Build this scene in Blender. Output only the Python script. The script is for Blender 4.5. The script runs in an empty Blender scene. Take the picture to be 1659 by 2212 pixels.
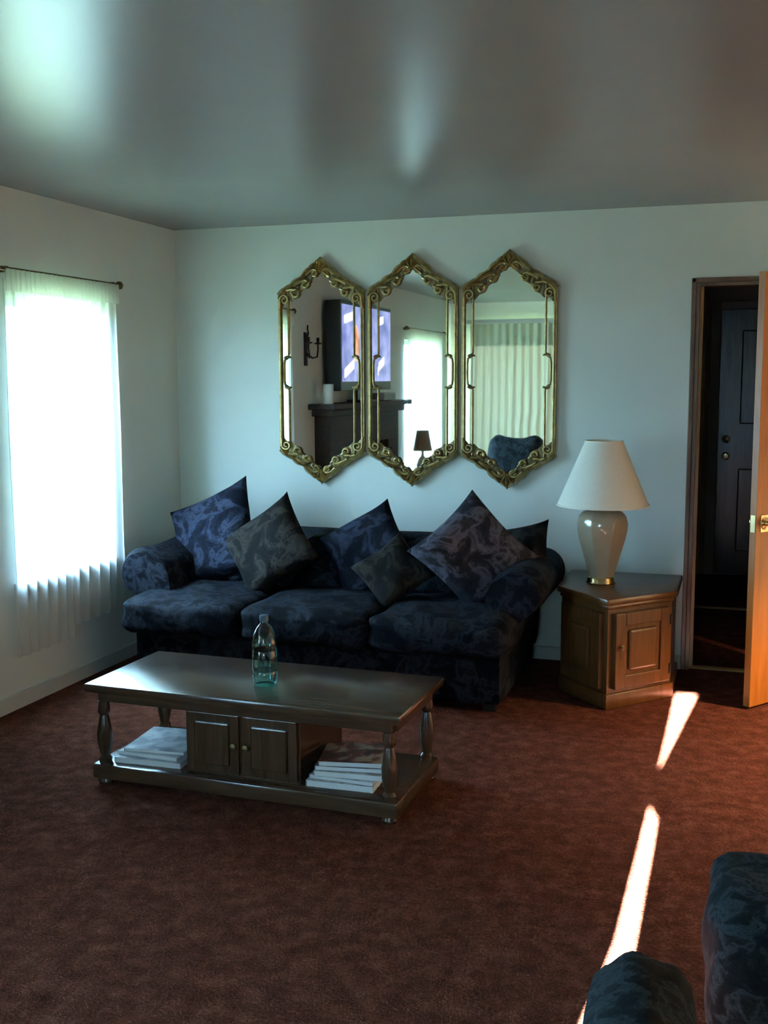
import bpy, bmesh, math, random
from mathutils import Vector, Matrix, Euler
random.seed(7)
PI = math.pi
sc = bpy.context.scene
COL = sc.collection

# ------------------------------------------------------------------ camera
FPX = 2357.6                                   # focal length in pixels of the 1659 x 2212 frame
cam_d = bpy.data.cameras.new('camera')
cam_d.sensor_fit = 'VERTICAL'; cam_d.sensor_height = 32.0
cam_d.lens = FPX / 2212 * 32.0
cam_d.clip_start = 0.05
cam = bpy.data.objects.new('camera', cam_d); COL.objects.link(cam)
YAW, PITCH, ROLL = 0.3124, -0.1219, -0.0034
fwd = Vector((-math.sin(YAW) * math.cos(PITCH), math.cos(YAW) * math.cos(PITCH), math.sin(PITCH)))
rgt = Vector((math.cos(YAW), math.sin(YAW), 0)); up = rgt.cross(fwd)
r2 = math.cos(ROLL) * rgt + math.sin(ROLL) * up; u2 = -math.sin(ROLL) * rgt + math.cos(ROLL) * up
M3 = Matrix((r2, u2, -fwd)).transposed()
cam.matrix_world = Matrix.Translation((3.2315, -5.9519, 1.5614)) @ M3.to_4x4()
sc.camera = cam

# ------------------------------------------------------------------ sky, sun, exposure
SKY = 62.0
world = bpy.data.worlds.new('sky'); sc.world = world
world.use_nodes = True
wn = world.node_tree.nodes; wl = world.node_tree.links
bg = wn.get('Background') or wn.new('ShaderNodeBackground')
wo = wn.get('World Output') or wn.new('ShaderNodeOutputWorld')
wl.new(bg.outputs[0], wo.inputs[0])
bg.inputs[0].default_value = (0.38, 0.67, 1.0, 1); bg.inputs[1].default_value = SKY
sun_d = bpy.data.lights.new('sun_offscreen', 'SUN'); sun_d.energy = 1100.0; sun_d.angle = math.radians(0.35)
sun_d.color = (1.0, 0.97, 0.95)
sun = bpy.data.objects.new('sun_offscreen', sun_d); COL.objects.link(sun)
sun.rotation_euler = Vector((0.012, 1.0, -0.3066)).to_track_quat('-Z', 'Y').to_euler()
sun.location = (2.5, -14, 5)

def portal(name, loc, sx, sy, rot):            # tells the renderer where sky light enters
    d = bpy.data.lights.new(name, 'AREA'); d.shape = 'RECTANGLE'; d.size = sx; d.size_y = sy
    d.cycles.is_portal = True
    o = bpy.data.objects.new(name, d); COL.objects.link(o); o.location = loc; o.rotation_euler = rot
portal('window_1_portal', (-0.16, -1.22, 1.27), 1.42, 0.86, (0, -PI / 2, 0))
portal('window_2_portal_offscreen', (-0.16, -5.40, 1.27), 1.42, 1.30, (0, -PI / 2, 0))
portal('window_3_portal_offscreen', (2.24, -7.06, 1.32), 4.2, 1.50, (PI / 2, 0, 0))
sc.view_settings.view_transform = 'Standard'; sc.view_settings.look = 'None'
sc.view_settings.gamma = 1.0; sc.view_settings.use_curve_mapping = False
sc.view_settings.exposure = 0.6
sc.cycles.use_denoising = True
sc.cycles.sample_clamp_indirect = 6.0
sc.cycles.max_bounces = 12; sc.cycles.diffuse_bounces = 6; sc.cycles.transparent_max_bounces = 16

# ------------------------------------------------------------------ materials
MATS = {}
def nodes(name):
    m = bpy.data.materials.new(name); m.use_nodes = True; MATS[name] = m
    n = m.node_tree.nodes; l = m.node_tree.links
    return m, n, l, n['Principled BSDF'], n['Material Output']
def ramp(n, stops):
    r = n.new('ShaderNodeValToRGB'); e = r.color_ramp.elements
    while len(e) < len(stops): e.new(0.5)
    for i, (p, c) in enumerate(stops):
        e[i].position = p; e[i].color = (*c, 1)
    return r
def coords(n, l, scale=(1, 1, 1), kind='Object'):
    t = n.new('ShaderNodeTexCoord'); mp = n.new('ShaderNodeMapping'); mp.inputs['Scale'].default_value = scale
    l.new(t.outputs[kind], mp.inputs[0]); return mp.outputs[0]
def noise(n, l, vec, scale, detail=4, rough=0.55, dist=0.0):
    t = n.new('ShaderNodeTexNoise'); t.inputs['Scale'].default_value = scale
    t.inputs['Detail'].default_value = detail; t.inputs['Roughness'].default_value = rough
    t.inputs['Distortion'].default_value = dist
    l.new(vec, t.inputs['Vector']); return t.outputs[0]
def bump(n, l, height, strength, bsdf, dist=0.01):
    b = n.new('ShaderNodeBump'); b.inputs['Strength'].default_value = strength; b.inputs['Distance'].default_value = dist
    l.new(height, b.inputs['Height']); l.new(b.outputs[0], bsdf.inputs['Normal'])
def plain(name, col, rough=0.5, metal=0.0, var=0.12, scale=6.0, spec=0.5, bmp=0.0, bscale=60):
    m, n, l, b, o = nodes(name)
    v = coords(n, l)
    f = noise(n, l, v, scale)
    lo = tuple(c * (1 - var) for c in col); hi = tuple(min(1, c * (1 + var)) for c in col)
    r = ramp(n, [(0.3, lo), (0.7, hi)]); l.new(f, r.inputs[0]); l.new(r.outputs[0], b.inputs['Base Color'])
    b.inputs['Roughness'].default_value = rough; b.inputs['Metallic'].default_value = metal
    b.inputs['Specular IOR Level'].default_value = spec
    if bmp: bump(n, l, noise(n, l, v, bscale, 3), bmp, b, 0.004)
    return m
plain('wall_paint', (0.74, 0.78, 0.73), 0.55, var=0.03, scale=2, bmp=0.12, bscale=120, spec=0.3)
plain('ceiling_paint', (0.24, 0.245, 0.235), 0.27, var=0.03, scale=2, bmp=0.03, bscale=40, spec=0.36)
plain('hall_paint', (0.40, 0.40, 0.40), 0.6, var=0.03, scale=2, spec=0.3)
plain('white_trim', (0.60, 0.61, 0.58), 0.4, var=0.04)
plain('window_white', (0.75, 0.76, 0.75), 0.4, var=0.03)
plain('gold', (0.33, 0.24, 0.10), 0.42, 0.85, var=0.35, scale=30, bmp=0.3, bscale=90)
plain('dark_gold', (0.14, 0.10, 0.045), 0.5, 0.8, var=0.4, scale=30, bmp=0.3, bscale=90)
plain('brass', (0.78, 0.62, 0.32), 0.22, 1.0, var=0.08)
plain('ceramic', (0.34, 0.275, 0.19), 0.10, var=0.10, scale=8, spec=0.8)
plain('black_plastic', (0.012, 0.012, 0.014), 0.35, var=0.1)
plain('grey_plastic', (0.30, 0.33, 0.38), 0.35, var=0.05)
plain('candle_wax', (0.80, 0.78, 0.74), 0.5, var=0.04)
plain('dark_iron', (0.03, 0.022, 0.018), 0.5, 0.6, var=0.2)
plain('paper', (0.72, 0.73, 0.75), 0.6, var=0.05)
plain('soil_lawn', (0.10, 0.13, 0.05), 0.9, var=0.3, scale=3)
plain('firebox_black', (0.01, 0.01, 0.012), 0.8, var=0.2)
plain('bottle_cap', (0.10, 0.16, 0.22), 0.4, var=0.05)

def carpet():
    m, n, l, b, o = nodes('carpet')
    v = coords(n, l)
    a = noise(n, l, v, 14, 5, 0.7); c = noise(n, l, v, 110, 3, 0.7)
    mx = n.new('ShaderNodeMix'); mx.data_type = 'FLOAT'; mx.inputs[0].default_value = 0.45
    l.new(a, mx.inputs[2]); l.new(c, mx.inputs[3])
    r = ramp(n, [(0.32, (0.032, 0.0105, 0.0068)), (0.5, (0.094, 0.031, 0.020)), (0.66, (0.18, 0.070, 0.046))])
    l.new(mx.outputs[0], r.inputs[0]); l.new(r.outputs[0], b.inputs['Base Color'])
    b.inputs['Roughness'].default_value = 0.95; b.inputs['Specular IOR Level'].default_value = 0.02
    bump(n, l, c, 0.8, b, 0.012)
carpet()
def wood(name, lo, hi, rough=0.35, axis=(1, 12, 12), spec=0.5, coat=0.0):
    m, n, l, b, o = nodes(name)
    v = coords(n, l, axis)
    f = noise(n, l, v, 3.0, 6, 0.6, 0.8)
    r = ramp(n, [(0.3, lo), (0.52, tuple((x + y) / 2 for x, y in zip(lo, hi))), (0.72, hi)])
    l.new(f, r.inputs[0]); l.new(r.outputs[0], b.inputs['Base Color'])
    b.inputs['Roughness'].default_value = rough; b.inputs['Specular IOR Level'].default_value = spec
    b.inputs['Coat Weight'].default_value = coat; b.inputs['Coat Roughness'].default_value = 0.15
    bump(n, l, f, 0.08, b, 0.004)
wood('table_wood', (0.036, 0.018, 0.010), (0.082, 0.044, 0.025), 0.20)
wood('table_wood_v', (0.036, 0.018, 0.010), (0.082, 0.044, 0.025), 0.20, (12, 12, 1))
wood('oak', (0.055, 0.022, 0.006), (0.13, 0.055, 0.015), 0.32, (12, 12, 1))
wood('oak_top', (0.055, 0.022, 0.006), (0.13, 0.055, 0.015), 0.32)
wood('door_wood', (0.24, 0.078, 0.008), (0.38, 0.135, 0.016), 0.38, (10, 10, 0.8))
wood('dark_door', (0.035, 0.018, 0.012), (0.075, 0.038, 0.024), 0.25, (12, 12, 1))
wood('casing_wood', (0.06, 0.028, 0.012), (0.13, 0.06, 0.024), 0.4, (12, 12, 1))
wood('trim_wood', (0.34, 0.20, 0.07), (0.48, 0.29, 0.11), 0.4, (12, 12, 1))
wood('mantel_wood', (0.018, 0.010, 0.008), (0.05, 0.026, 0.018), 0.6, (12, 1, 12), 0.2)

def fabric(name, cols, scale=7, dist=1.4):
    m, n, l, b, o = nodes(name)
    v = coords(n, l)
    f = noise(n, l, v, scale, 5, 0.62, dist)
    r = ramp(n, cols); l.new(f, r.inputs[0])
    w = noise(n, l, v, 240, 2, 0.6)
    mx = n.new('ShaderNodeMix'); mx.data_type = 'RGBA'; mx.blend_type = 'MULTIPLY'; mx.inputs[0].default_value = 0.55
    r2 = ramp(n, [(0.35, (0.55, 0.55, 0.55)), (0.65, (1, 1, 1))]); l.new(w, r2.inputs[0])
    l.new(r.outputs[0], mx.inputs[6]); l.new(r2.outputs[0], mx.inputs[7])
    l.new(mx.outputs[2], b.inputs['Base Color'])
    b.inputs['Roughness'].default_value = 0.8; b.inputs['Specular IOR Level'].default_value = 0.07
    bump(n, l, w, 0.35, b, 0.004)
NAVY = [(0.30, (0.0015, 0.0021, 0.0041)), (0.45, (0.0028, 0.0039, 0.0070)), (0.54, (0.0189, 0.0224, 0.0308)), (0.61, (0.0042, 0.0055, 0.0091)), (0.74, (0.0238, 0.0196, 0.0147))]
fabric('sofa_fabric', NAVY, 10, 0.5)
fabric('pillow_blue', [(0.32, (0.0021, 0.0031, 0.0070)), (0.47, (0.0063, 0.0084, 0.0161)), (0.55, (0.0308, 0.0378, 0.0630)), (0.63, (0.0056, 0.0070, 0.0119)), (0.75, (0.0140, 0.0154, 0.0210))], 7, 0.7)
fabric('pillow_brown', [(0.32, (0.0030, 0.0030, 0.0038)), (0.47, (0.0076, 0.0068, 0.0064)), (0.55, (0.0306, 0.0263, 0.0221)), (0.63, (0.0059, 0.0055, 0.0055)), (0.76, (0.0136, 0.0119, 0.0110))], 7, 0.7)
fabric('pillow_mauve', [(0.32, (0.006, 0.007, 0.012)), (0.45, (0.020, 0.018, 0.024)), (0.54, (0.098, 0.092, 0.118)), (0.62, (0.022, 0.020, 0.024)), (0.74, (0.050, 0.038, 0.031))], 7, 0.7)
fabric('chair_fabric', [(0.32, (0.0035, 0.006, 0.0075)), (0.47, (0.008, 0.0125, 0.0155)), (0.55, (0.030, 0.044, 0.050)), (0.62, (0.008, 0.012, 0.014)), (0.76, (0.018, 0.024, 0.028))], 16, 0.5)

def cloth(name, col, transp, transl, vscale=1):
    m, n, l, b, o = nodes(name)
    n.remove(b)
    v = coords(n, l, (3, 3, 3))
    f = noise(n, l, v, 60, 2)
    r = ramp(n, [(0.3, tuple(c * 0.93 for c in col)), (0.7, col)]); l.new(f, r.inputs[0])
    d = n.new('ShaderNodeBsdfDiffuse'); t = n.new('ShaderNodeBsdfTranslucent'); p = n.new('ShaderNodeBsdfTransparent')
    l.new(r.outputs[0], d.inputs[0]); l.new(r.outputs[0], t.inputs[0])
    m1 = n.new('ShaderNodeMixShader'); m1.inputs[0].default_value = transl
    l.new(d.outputs[0], m1.inputs[1]); l.new(t.outputs[0], m1.inputs[2])
    m2 = n.new('ShaderNodeMixShader'); m2.inputs[0].default_value = transp
    l.new(m1.outputs[0], m2.inputs[1]); l.new(p.outputs[0], m2.inputs[2])
    l.new(m2.outputs[0], o.inputs[0])
cloth('sheer', (0.88, 0.88, 0.84), 0.26, 0.68)
cloth('drape', (0.62, 0.66, 0.50), 0.0, 0.0010)
cloth('shade_fabric', (0.92, 0.88, 0.76), 0.0, 0.08)
cloth('lit_shade', (0.84, 0.78, 0.62), 0.0, 0.5)
cloth('small_shade', (0.42, 0.33, 0.20), 0.0, 0.20)

def thin_glass(name, col, gl=0.06, rough=0.02):
    m, n, l, b, o = nodes(name)
    n.remove(b)
    p = n.new('ShaderNodeBsdfTransparent'); p.inputs[0].default_value = (*col, 1)
    g = n.new('ShaderNodeBsdfGlossy'); g.inputs['Roughness'].default_value = rough
    lw = n.new('ShaderNodeLayerWeight'); lw.inputs[0].default_value = 0.5
    pw = n.new('ShaderNodeMath'); pw.operation = 'POWER'; pw.inputs[1].default_value = 4.0; l.new(lw.outputs['Facing'], pw.inputs[0])
    ad = n.new('ShaderNodeMath'); ad.operation = 'MULTIPLY_ADD'; ad.inputs[1].default_value = 0.5; ad.inputs[2].default_value = gl; l.new(pw.outputs[0], ad.inputs[0])
    mx = n.new('ShaderNodeMixShader'); l.new(ad.outputs[0], mx.inputs[0])
    l.new(p.outputs[0], mx.inputs[1]); l.new(g.outputs[0], mx.inputs[2]); l.new(mx.outputs[0], o.inputs[0])
thin_glass('pane_glass', (0.93, 0.96, 0.96))
thin_glass('bottle_glass', (0.52, 0.86, 0.84), 0.10, rough=0.08)

def mirror_mat():
    m, n, l, b, o = nodes('mirror')
    v = coords(n, l); f = noise(n, l, v, 3)
    r = ramp(n, [(0.3, (0.80, 0.82, 0.80)), (0.7, (0.84, 0.86, 0.84))]); l.new(f, r.inputs[0]); l.new(r.outputs[0], b.inputs['Base Color'])
    b.inputs['Metallic'].default_value = 1; b.inputs['Roughness'].default_value = 0.015
mirror_mat()
def emit(name, col, power):
    m, n, l, b, o = nodes(name)
    b.inputs['Base Color'].default_value = (*col, 1)
    b.inputs['Emission Color'].default_value = (*col, 1); b.inputs['Emission Strength'].default_value = power
emit('bulb', (1.0, 0.62, 0.28), 30.0)
def screen():
    m, n, l, b, o = nodes('tv_screen')
    t = n.new('ShaderNodeTexCoord'); sx = n.new('ShaderNodeSeparateXYZ'); l.new(t.outputs['Object'], sx.inputs[0])
    def ma(op, a, c, d=None):
        q = n.new('ShaderNodeMath'); q.operation = op
        for k, v in enumerate((a, c, d)):
            if v is None: continue
            if isinstance(v, (int, float)): q.inputs[k].default_value = v
            else: l.new(v, q.inputs[k])
        return q.outputs[0]
    Y, Z = sx.outputs[1], sx.outputs[2]
    def blob(cy, cz, ry, rz, sh, px=8):
        dy = ma('SUBTRACT', Y, cy); dz = ma('SUBTRACT', ma('SUBTRACT', Z, cz), ma('MULTIPLY', dy, sh))
        e = ma('ADD', ma('POWER', ma('ABSOLUTE', ma('DIVIDE', dy, ry), 0), px), ma('POWER', ma('ABSOLUTE', ma('DIVIDE', dz, rz), 0), px))
        return ma('MULTIPLY', ma('SUBTRACT', 1.25, e), 3.0)
    w = None
    for a in ((0.47, 0.70, 0.13, 0.035, -0.18), (0.45, 0.29, 0.15, 0.040, -0.35), (-0.32, 0.70, 0.12, 0.035, -0.18), (-0.32, 0.31, 0.14, 0.040, -0.35)):
        q = blob(*a); w = q if w is None else ma('MAXIMUM', w, q)
    og = blob(0.27, 0.50, 0.11, 0.15, 0.1, 3)
    def clampn(v):
        c = n.new('ShaderNodeClamp'); l.new(v, c.inputs[0]); return c.outputs[0]
    f = noise(n, l, t.outputs['Object'], 5, 2)
    base = ramp(n, [(0.35, (0.10, 0.12, 0.32)), (0.65, (0.26, 0.29, 0.58))]); l.new(f, base.inputs[0])
    orr = ramp(n, [(0.4, (0.40, 0.15, 0.06)), (0.6, (0.75, 0.38, 0.22))]); l.new(f, orr.inputs[0])
    m1 = n.new('ShaderNodeMix'); m1.data_type = 'RGBA'; l.new(clampn(og), m1.inputs[0]); l.new(base.outputs[0], m1.inputs[6]); l.new(orr.outputs[0], m1.inputs[7])
    m2 = n.new('ShaderNodeMix'); m2.data_type = 'RGBA'; l.new(clampn(w), m2.inputs[0]); l.new(m1.outputs[2], m2.inputs[6]); m2.inputs[7].default_value = (0.9, 0.95, 1.0, 1)
    b.inputs['Base Color'].default_value = (0.01, 0.01, 0.01, 1); b.inputs['Roughness'].default_value = 0.15
    l.new(m2.outputs[2], b.inputs['Emission Color']); b.inputs['Emission Strength'].default_value = 1.3
screen()
def cover(name, a, c, d):
    m, n, l, b, o = nodes(name)
    v = coords(n, l); f = noise(n, l, v, 14, 3, 0.5, 0.5)
    r = ramp(n, [(0.38, a), (0.5, c), (0.6, d)]); l.new(f, r.inputs[0]); l.new(r.outputs[0], b.inputs['Base Color'])
    b.inputs['Roughness'].default_value = 0.3
cover('cover_red', (0.05, 0.02, 0.02), (0.20, 0.05, 0.03), (0.45, 0.36, 0.26))
cover('cover_cream', (0.45, 0.42, 0.35), (0.62, 0.60, 0.54), (0.22, 0.16, 0.12))
cover('cover_grey', (0.30, 0.33, 0.38), (0.50, 0.54, 0.60), (0.68, 0.70, 0.74))
cover('cover_blue', (0.05, 0.08, 0.14), (0.12, 0.18, 0.28), (0.35, 0.40, 0.46))

# ------------------------------------------------------------------ mesh helpers
def box(bm, a, b, bev=0.0, seg=2):
    x0, y0, z0 = a; x1, y1, z1 = b
    vs = [bm.verts.new(c) for c in ((x0, y0, z0), (x1, y0, z0), (x1, y1, z0), (x0, y1, z0), (x0, y0, z1), (x1, y0, z1), (x1, y1, z1), (x0, y1, z1))]
    fs = [bm.faces.new([vs[i] for i in q]) for q in ((3, 2, 1, 0), (4, 5, 6, 7), (0, 1, 5, 4), (1, 2, 6, 5), (2, 3, 7, 6), (3, 0, 4, 7))]
    if bev:
        es = list({e for f in fs for e in f.edges})
        bmesh.ops.bevel(bm, geom=es, offset=bev, segments=seg, affect='EDGES', profile=0.5)
def tube(bm, pts, r, seg=8, caps=True, closed=False):
    pts = [Vector(p) for p in pts]; n = len(pts)
    rs = r if isinstance(r, (list, tuple)) else [r] * n
    rings = []; prev = None
    for i, p in enumerate(pts):
        t = (pts[min(i + 1, n - 1)] - pts[max(i - 1, 0)]).normalized()
        if prev is None:
            a = Vector((0, 0, 1)) if abs(t.z) < 0.9 else Vector((1, 0, 0))
            nrm = t.cross(a).normalized()
        else:
            nrm = (prev - t * prev.dot(t)).normalized()
        prev = nrm; bn = t.cross(nrm)
        rings.append([bm.verts.new(p + rs[i] * (math.cos(2 * PI * k / seg) * nrm + math.sin(2 * PI * k / seg) * bn)) for k in range(seg)])
    for i in range(n - 1):
        for k in range(seg):
            bm.faces.new((rings[i][k], rings[i][(k + 1) % seg], rings[i + 1][(k + 1) % seg], rings[i + 1][k]))
    if caps:
        bm.faces.new(rings[0][::-1]); bm.faces.new(rings[-1])
def lathe(bm, prof, seg=32, c=(0, 0, 0), caps=True, phase=0.0):
    rings = []
    for r, z in prof:
        rings.append([bm.verts.new((c[0] + r * math.cos(2 * PI * k / seg + phase), c[1] + r * math.sin(2 * PI * k / seg + phase), c[2] + z)) for k in range(seg)])
    for i in range(len(rings) - 1):
        for k in range(seg):
            bm.faces.new((rings[i][k], rings[i][(k + 1) % seg], rings[i + 1][(k + 1) % seg], rings[i + 1][k]))
    if caps:
        bm.faces.new(rings[0][::-1]); bm.faces.new(rings[-1])
def prism(bm, poly, z0, z1, bev=0.0):
    lo = [bm.verts.new((x, y, z0)) for x, y in poly]; hi = [bm.verts.new((x, y, z1)) for x, y in poly]
    k = len(poly); fs = [bm.faces.new(lo[::-1]), bm.faces.new(hi)]
    for i in range(k): fs.append(bm.faces.new((lo[i], lo[(i + 1) % k], hi[(i + 1) % k], hi[i])))
    if bev:
        es = list({e for f in fs for e in f.edges})
        bmesh.ops.bevel(bm, geom=es, offset=bev, segments=2, affect='EDGES', profile=0.5)
def cushion(bm, a, b, rnd=0.06, puff=0.02, n=14, wob=0.0, seed=0):
    """a soft block: rounded box whose big faces swell"""
    rn = random.Random(seed)
    ph = [rn.uniform(0, 6.28) for _ in range(6)]
    a = Vector(a); b = Vector(b); c = (a + b) / 2; h = (b - a) / 2
    t = bmesh.new(); bmesh.ops.create_cube(t, size=2)
    bmesh.ops.subdivide_edges(t, edges=t.edges[:], cuts=n, use_grid_fill=True)
    mp = {}
    for v in t.verts:
        p = v.co
        q = Vector((p.x * h.x, p.y * h.y, p.z * h.z))
        inner = Vector([max(-(h[i] - rnd), min(h[i] - rnd, q[i])) for i in range(3)])
        d = q - inner
        if d.length > 1e-9:
            # project the outer shell of the block on a rounded surface
            m = max(abs(d.x), abs(d.y), abs(d.z))
            q = inner + d.normalized() * m
        sw = Vector([(1 - p[(i + 1) % 3] ** 2) * (1 - p[(i + 2) % 3] ** 2) * p[i] * puff for i in range(3)])
        w = Vector((math.sin(5 * p.y + 4 * p.z + ph[0]), math.sin(5 * p.x + 4 * p.z + ph[1]), math.sin(6 * p.x + 5 * p.y + ph[2]))) * wob
        mp[v] = bm.verts.new(c + q + sw + w)
    for f in t.faces: bm.faces.new([mp[v] for v in f.verts])
    t.free()
def pillow_bm(s=0.5, th=0.16, n=18, seed=1):
    bm = bmesh.new(); rn = random.Random(seed); ph = [rn.uniform(0, 6.28) for _ in range(4)]
    g = {}
    for side in (1, -1):
        for i in range(n + 1):
            for j in range(n + 1):
                u = -1 + 2 * i / n; v = -1 + 2 * j / n
                edge = i in (0, n) or j in (0, n)
                if edge and side == -1: g[side, i, j] = g[1, i, j]; continue
                pin = 1 - 0.10 * (1 - u * u) * v * v; pin2 = 1 - 0.10 * (1 - v * v) * u * u
                w = (max(0, 1 - u ** 4) * max(0, 1 - v ** 4)) ** 0.55
                z = side * th / 2 * w + 0.010 * math.sin(4 * u + ph[0]) * math.cos(3 * v + ph[1])
                g[side, i, j] = bm.verts.new((u * s / 2 * pin2, v * s / 2 * pin, z))
        for i in range(n):
            for j in range(n):
                q = [g[side, i, j], g[side, i + 1, j], g[side, i + 1, j + 1], g[side, i, j + 1]]
                bm.faces.new(q if side == 1 else q[::-1])
    return bm
def drape_bm(x0, x1, z0, z1, folds, depth, nz=14, edge0=None, edge1=None, seed=3, gather=0.0):
    """pleated cloth hanging in the local x-z plane; edge functions move the two side edges with height"""
    bm = bmesh.new(); rn = random.Random(seed); nx = folds * 8
    ph = [rn.uniform(-0.6, 0.6) for _ in range(folds + 2)]; am = [rn.uniform(0.6, 1.25) for _ in range(folds + 2)]
    rows = []
    for j in range(nz + 1):
        t = j / nz; z = z1 + (z0 - z1) * t; row = []
        a0 = x0 + (edge0(z) if edge0 else 0); a1 = x1 + (edge1(z) if edge1 else 0)
        for i in range(nx + 1):
            s = i / nx; k = min(folds - 1, int(s * folds)); fr = s * folds - k
            pa = ph[k] * (1 - fr) + ph[k + 1] * fr; aa = am[k] * (1 - fr) + am[k + 1] * fr
            y = depth * aa * math.sin(2 * PI * s * folds + pa * (0.5 + t)) * (0.55 + 0.45 * t)
            x = a0 + (a1 - a0) * s + 0.004 * math.sin(9 * t + 5 * s * folds)
            row.append(bm.verts.new((x, y, z)))
        rows.append(row)
    for j in range(nz):
        for i in range(nx): bm.faces.new((rows[j][i], rows[j][i + 1], rows[j + 1][i + 1], rows[j + 1][i]))
    return bm

def link(name, me, parent=None, loc=(0, 0, 0), rot=(0, 0, 0)):
    o = bpy.data.objects.new(name, me); COL.objects.link(o)
    o.location = loc; o.rotation_euler = rot
    if parent: o.parent = parent
    return o
def mesh(name, bm, mat, smooth=False, ang=0.7):
    bmesh.ops.recalc_face_normals(bm, faces=bm.faces[:])
    if smooth:
        for f in bm.faces: f.smooth = True
        for e in bm.edges:
            if len(e.link_faces) == 2 and e.calc_face_angle(0) > ang: e.smooth = False
    me = bpy.data.meshes.new(name); bm.to_mesh(me); bm.free()
    me.materials.append(MATS[mat]); return me
def obj(name, bm, mat, parent=None, loc=(0, 0, 0), rot=(0, 0, 0), smooth=False, ang=0.7):
    return link(name, mesh(name, bm, mat, smooth, ang), parent, loc, rot)
def boxo(name, a, b, mat, parent=None, bev=0.0, **k):
    bm = bmesh.new(); box(bm, a, b, bev); return obj(name, bm, mat, parent, **k)
def tag(o, label, cat, group=None):
    o['label'] = label; o['category'] = cat
    if group: o['group'] = group
    return o
def thing(name, label, cat, loc=(0, 0, 0), rz=0.0, group=None):
    return tag(link(name, None, None, loc, (0, 0, rz)), label, cat, group)
def struct(o):
    o['kind'] = 'structure'; return o

# ------------------------------------------------------------------ the room shell
H = 2.44; W = 5.2; RY = -6.9
def wall_with_holes(name, rects, mat):
    bm = bmesh.new()
    for a, b in rects: box(bm, a, b)
    return struct(obj(name, bm, mat))
struct(boxo('floor', (-0.15, RY - 0.15, -0.08), (W + 0.15, 3.2, 0.0), 'carpet'))
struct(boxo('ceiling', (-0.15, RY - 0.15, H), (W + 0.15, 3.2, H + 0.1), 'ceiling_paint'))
struct(boxo('ground', (-40, -40, -0.5), (40, 40, -0.4), 'soil_lawn'))
# left wall with two window openings (y from, y to, z from, z to)
W1 = (-1.62, -0.82, 0.60, 1.95); W2 = (-6.02, -4.78, 0.60, 1.95)
def left_wall():
    r = []; ys = [RY - 0.15, W2[0], W2[1], W1[0], W1[1], 0.12]
    for i in (0, 2, 4): r.append(((-0.15, ys[i], 0), (0, ys[i + 1], H)))
    for w in (W1, W2):
        r.append(((-0.15, w[0], 0), (0, w[1], w[2]))); r.append(((-0.15, w[0], w[3]), (0, w[1], H)))
    wall_with_holes('wall_left', r, 'wall_paint')
left_wall()
DX0, DX1, DZ = 3.010, 3.815, 2.045          # door opening in the mirror wall
wall_with_holes('wall_back', [((0, 0, 0), (DX0, 0.12, H)), ((DX1, 0, 0), (W, 0.12, H)), ((DX0, 0, DZ), (DX1, 0.12, H))], 'wall_paint')
struct(boxo('wall_right', (W, RY - 0.15, 0), (W + 0.15, 0.12, H), 'wall_paint'))
W3 = (0.18, 4.30, 0.60, 2.05)
wall_with_holes('wall_rear', [((0, RY - 0.15, 0), (W3[0], RY, H)), ((W3[1], RY - 0.15, 0), (W, RY, H)),
                              ((W3[0], RY - 0.15, 0), (W3[1], RY, W3[2])), ((W3[0], RY - 0.15, W3[3]), (W3[1], RY, H))], 'wall_paint')
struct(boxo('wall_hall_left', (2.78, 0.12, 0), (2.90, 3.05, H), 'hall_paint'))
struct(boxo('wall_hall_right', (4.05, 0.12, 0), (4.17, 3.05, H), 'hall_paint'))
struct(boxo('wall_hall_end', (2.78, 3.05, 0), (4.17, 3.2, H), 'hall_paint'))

def window(name, axis, w, divs):
    """a framed window with glass panes set in an opening"""
    root = struct(link(name, None))
    a0, a1, z0, z1 = w
    def bx(nm, p0, p1, q0, q1, d0, d1, mat, parent=root):
        if axis == 'x': return boxo(nm, (d0, p0, q0), (d1, p1, q1), mat, parent)
        return boxo(nm, (p0, d0, q0), (p1, d1, q1), mat, parent)
    base = -0.15 if axis == 'x' else RY - 0.15
    f = 0.045
    for nm, p in (('window_frame', (a0, a1, z0, z0 + f)), ('window_frame', (a0, a1, z1 - f, z1)),
                  ('window_frame', (a0, a0 + f, z0 + f, z1 - f)), ('window_frame', (a1 - f, a1, z0 + f, z1 - f))):
        bx(nm, *p, base + 0.02, base + 0.09, 'window_white')
    step = (a1 - a0 - 2 * f) / divs
    for i in range(divs):
        p0 = a0 + f + i * step
        if i: bx('mullion', p0 - 0.02, p0 + 0.02, z0 + f, z1 - f, base + 0.03, base + 0.08, 'window_white')
        bx('pane', p0 + (0.02 if i else 0), p0 + step - (0.02 if i < divs - 1 else 0), z0 + f, z1 - f, base + 0.05, base + 0.056, 'pane_glass')
    bx('window_sill', a0 - 0.03, a1 + 0.03, z0 - 0.03, z0, base + 0.15, base + 0.19, 'window_white')
    return root
window('window_1', 'x', W1, 1); window('window_2', 'x', W2, 2); window('window_3', 'y', W3, 2)

# baseboards
struct(boxo('baseboard_left', (0, RY, 0), (0.018, 0, 0.075), 'white_trim', bev=0.004))
struct(boxo('baseboard_back', (0, -0.016, 0), (DX0 - 0.026, 0, 0.075), 'white_trim', bev=0.004))
struct(boxo('baseboard_back', (DX1 + 0.06, -0.016, 0), (W, 0, 0.075), 'white_trim', bev=0.004))
struct(boxo('baseboard_rear', (0, RY, 0), (W, RY + 0.016, 0.075), 'white_trim', bev=0.004))
struct(boxo('baseboard_right', (W - 0.016, RY, 0), (W, 0, 0.075), 'white_trim', bev=0.004))
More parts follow.
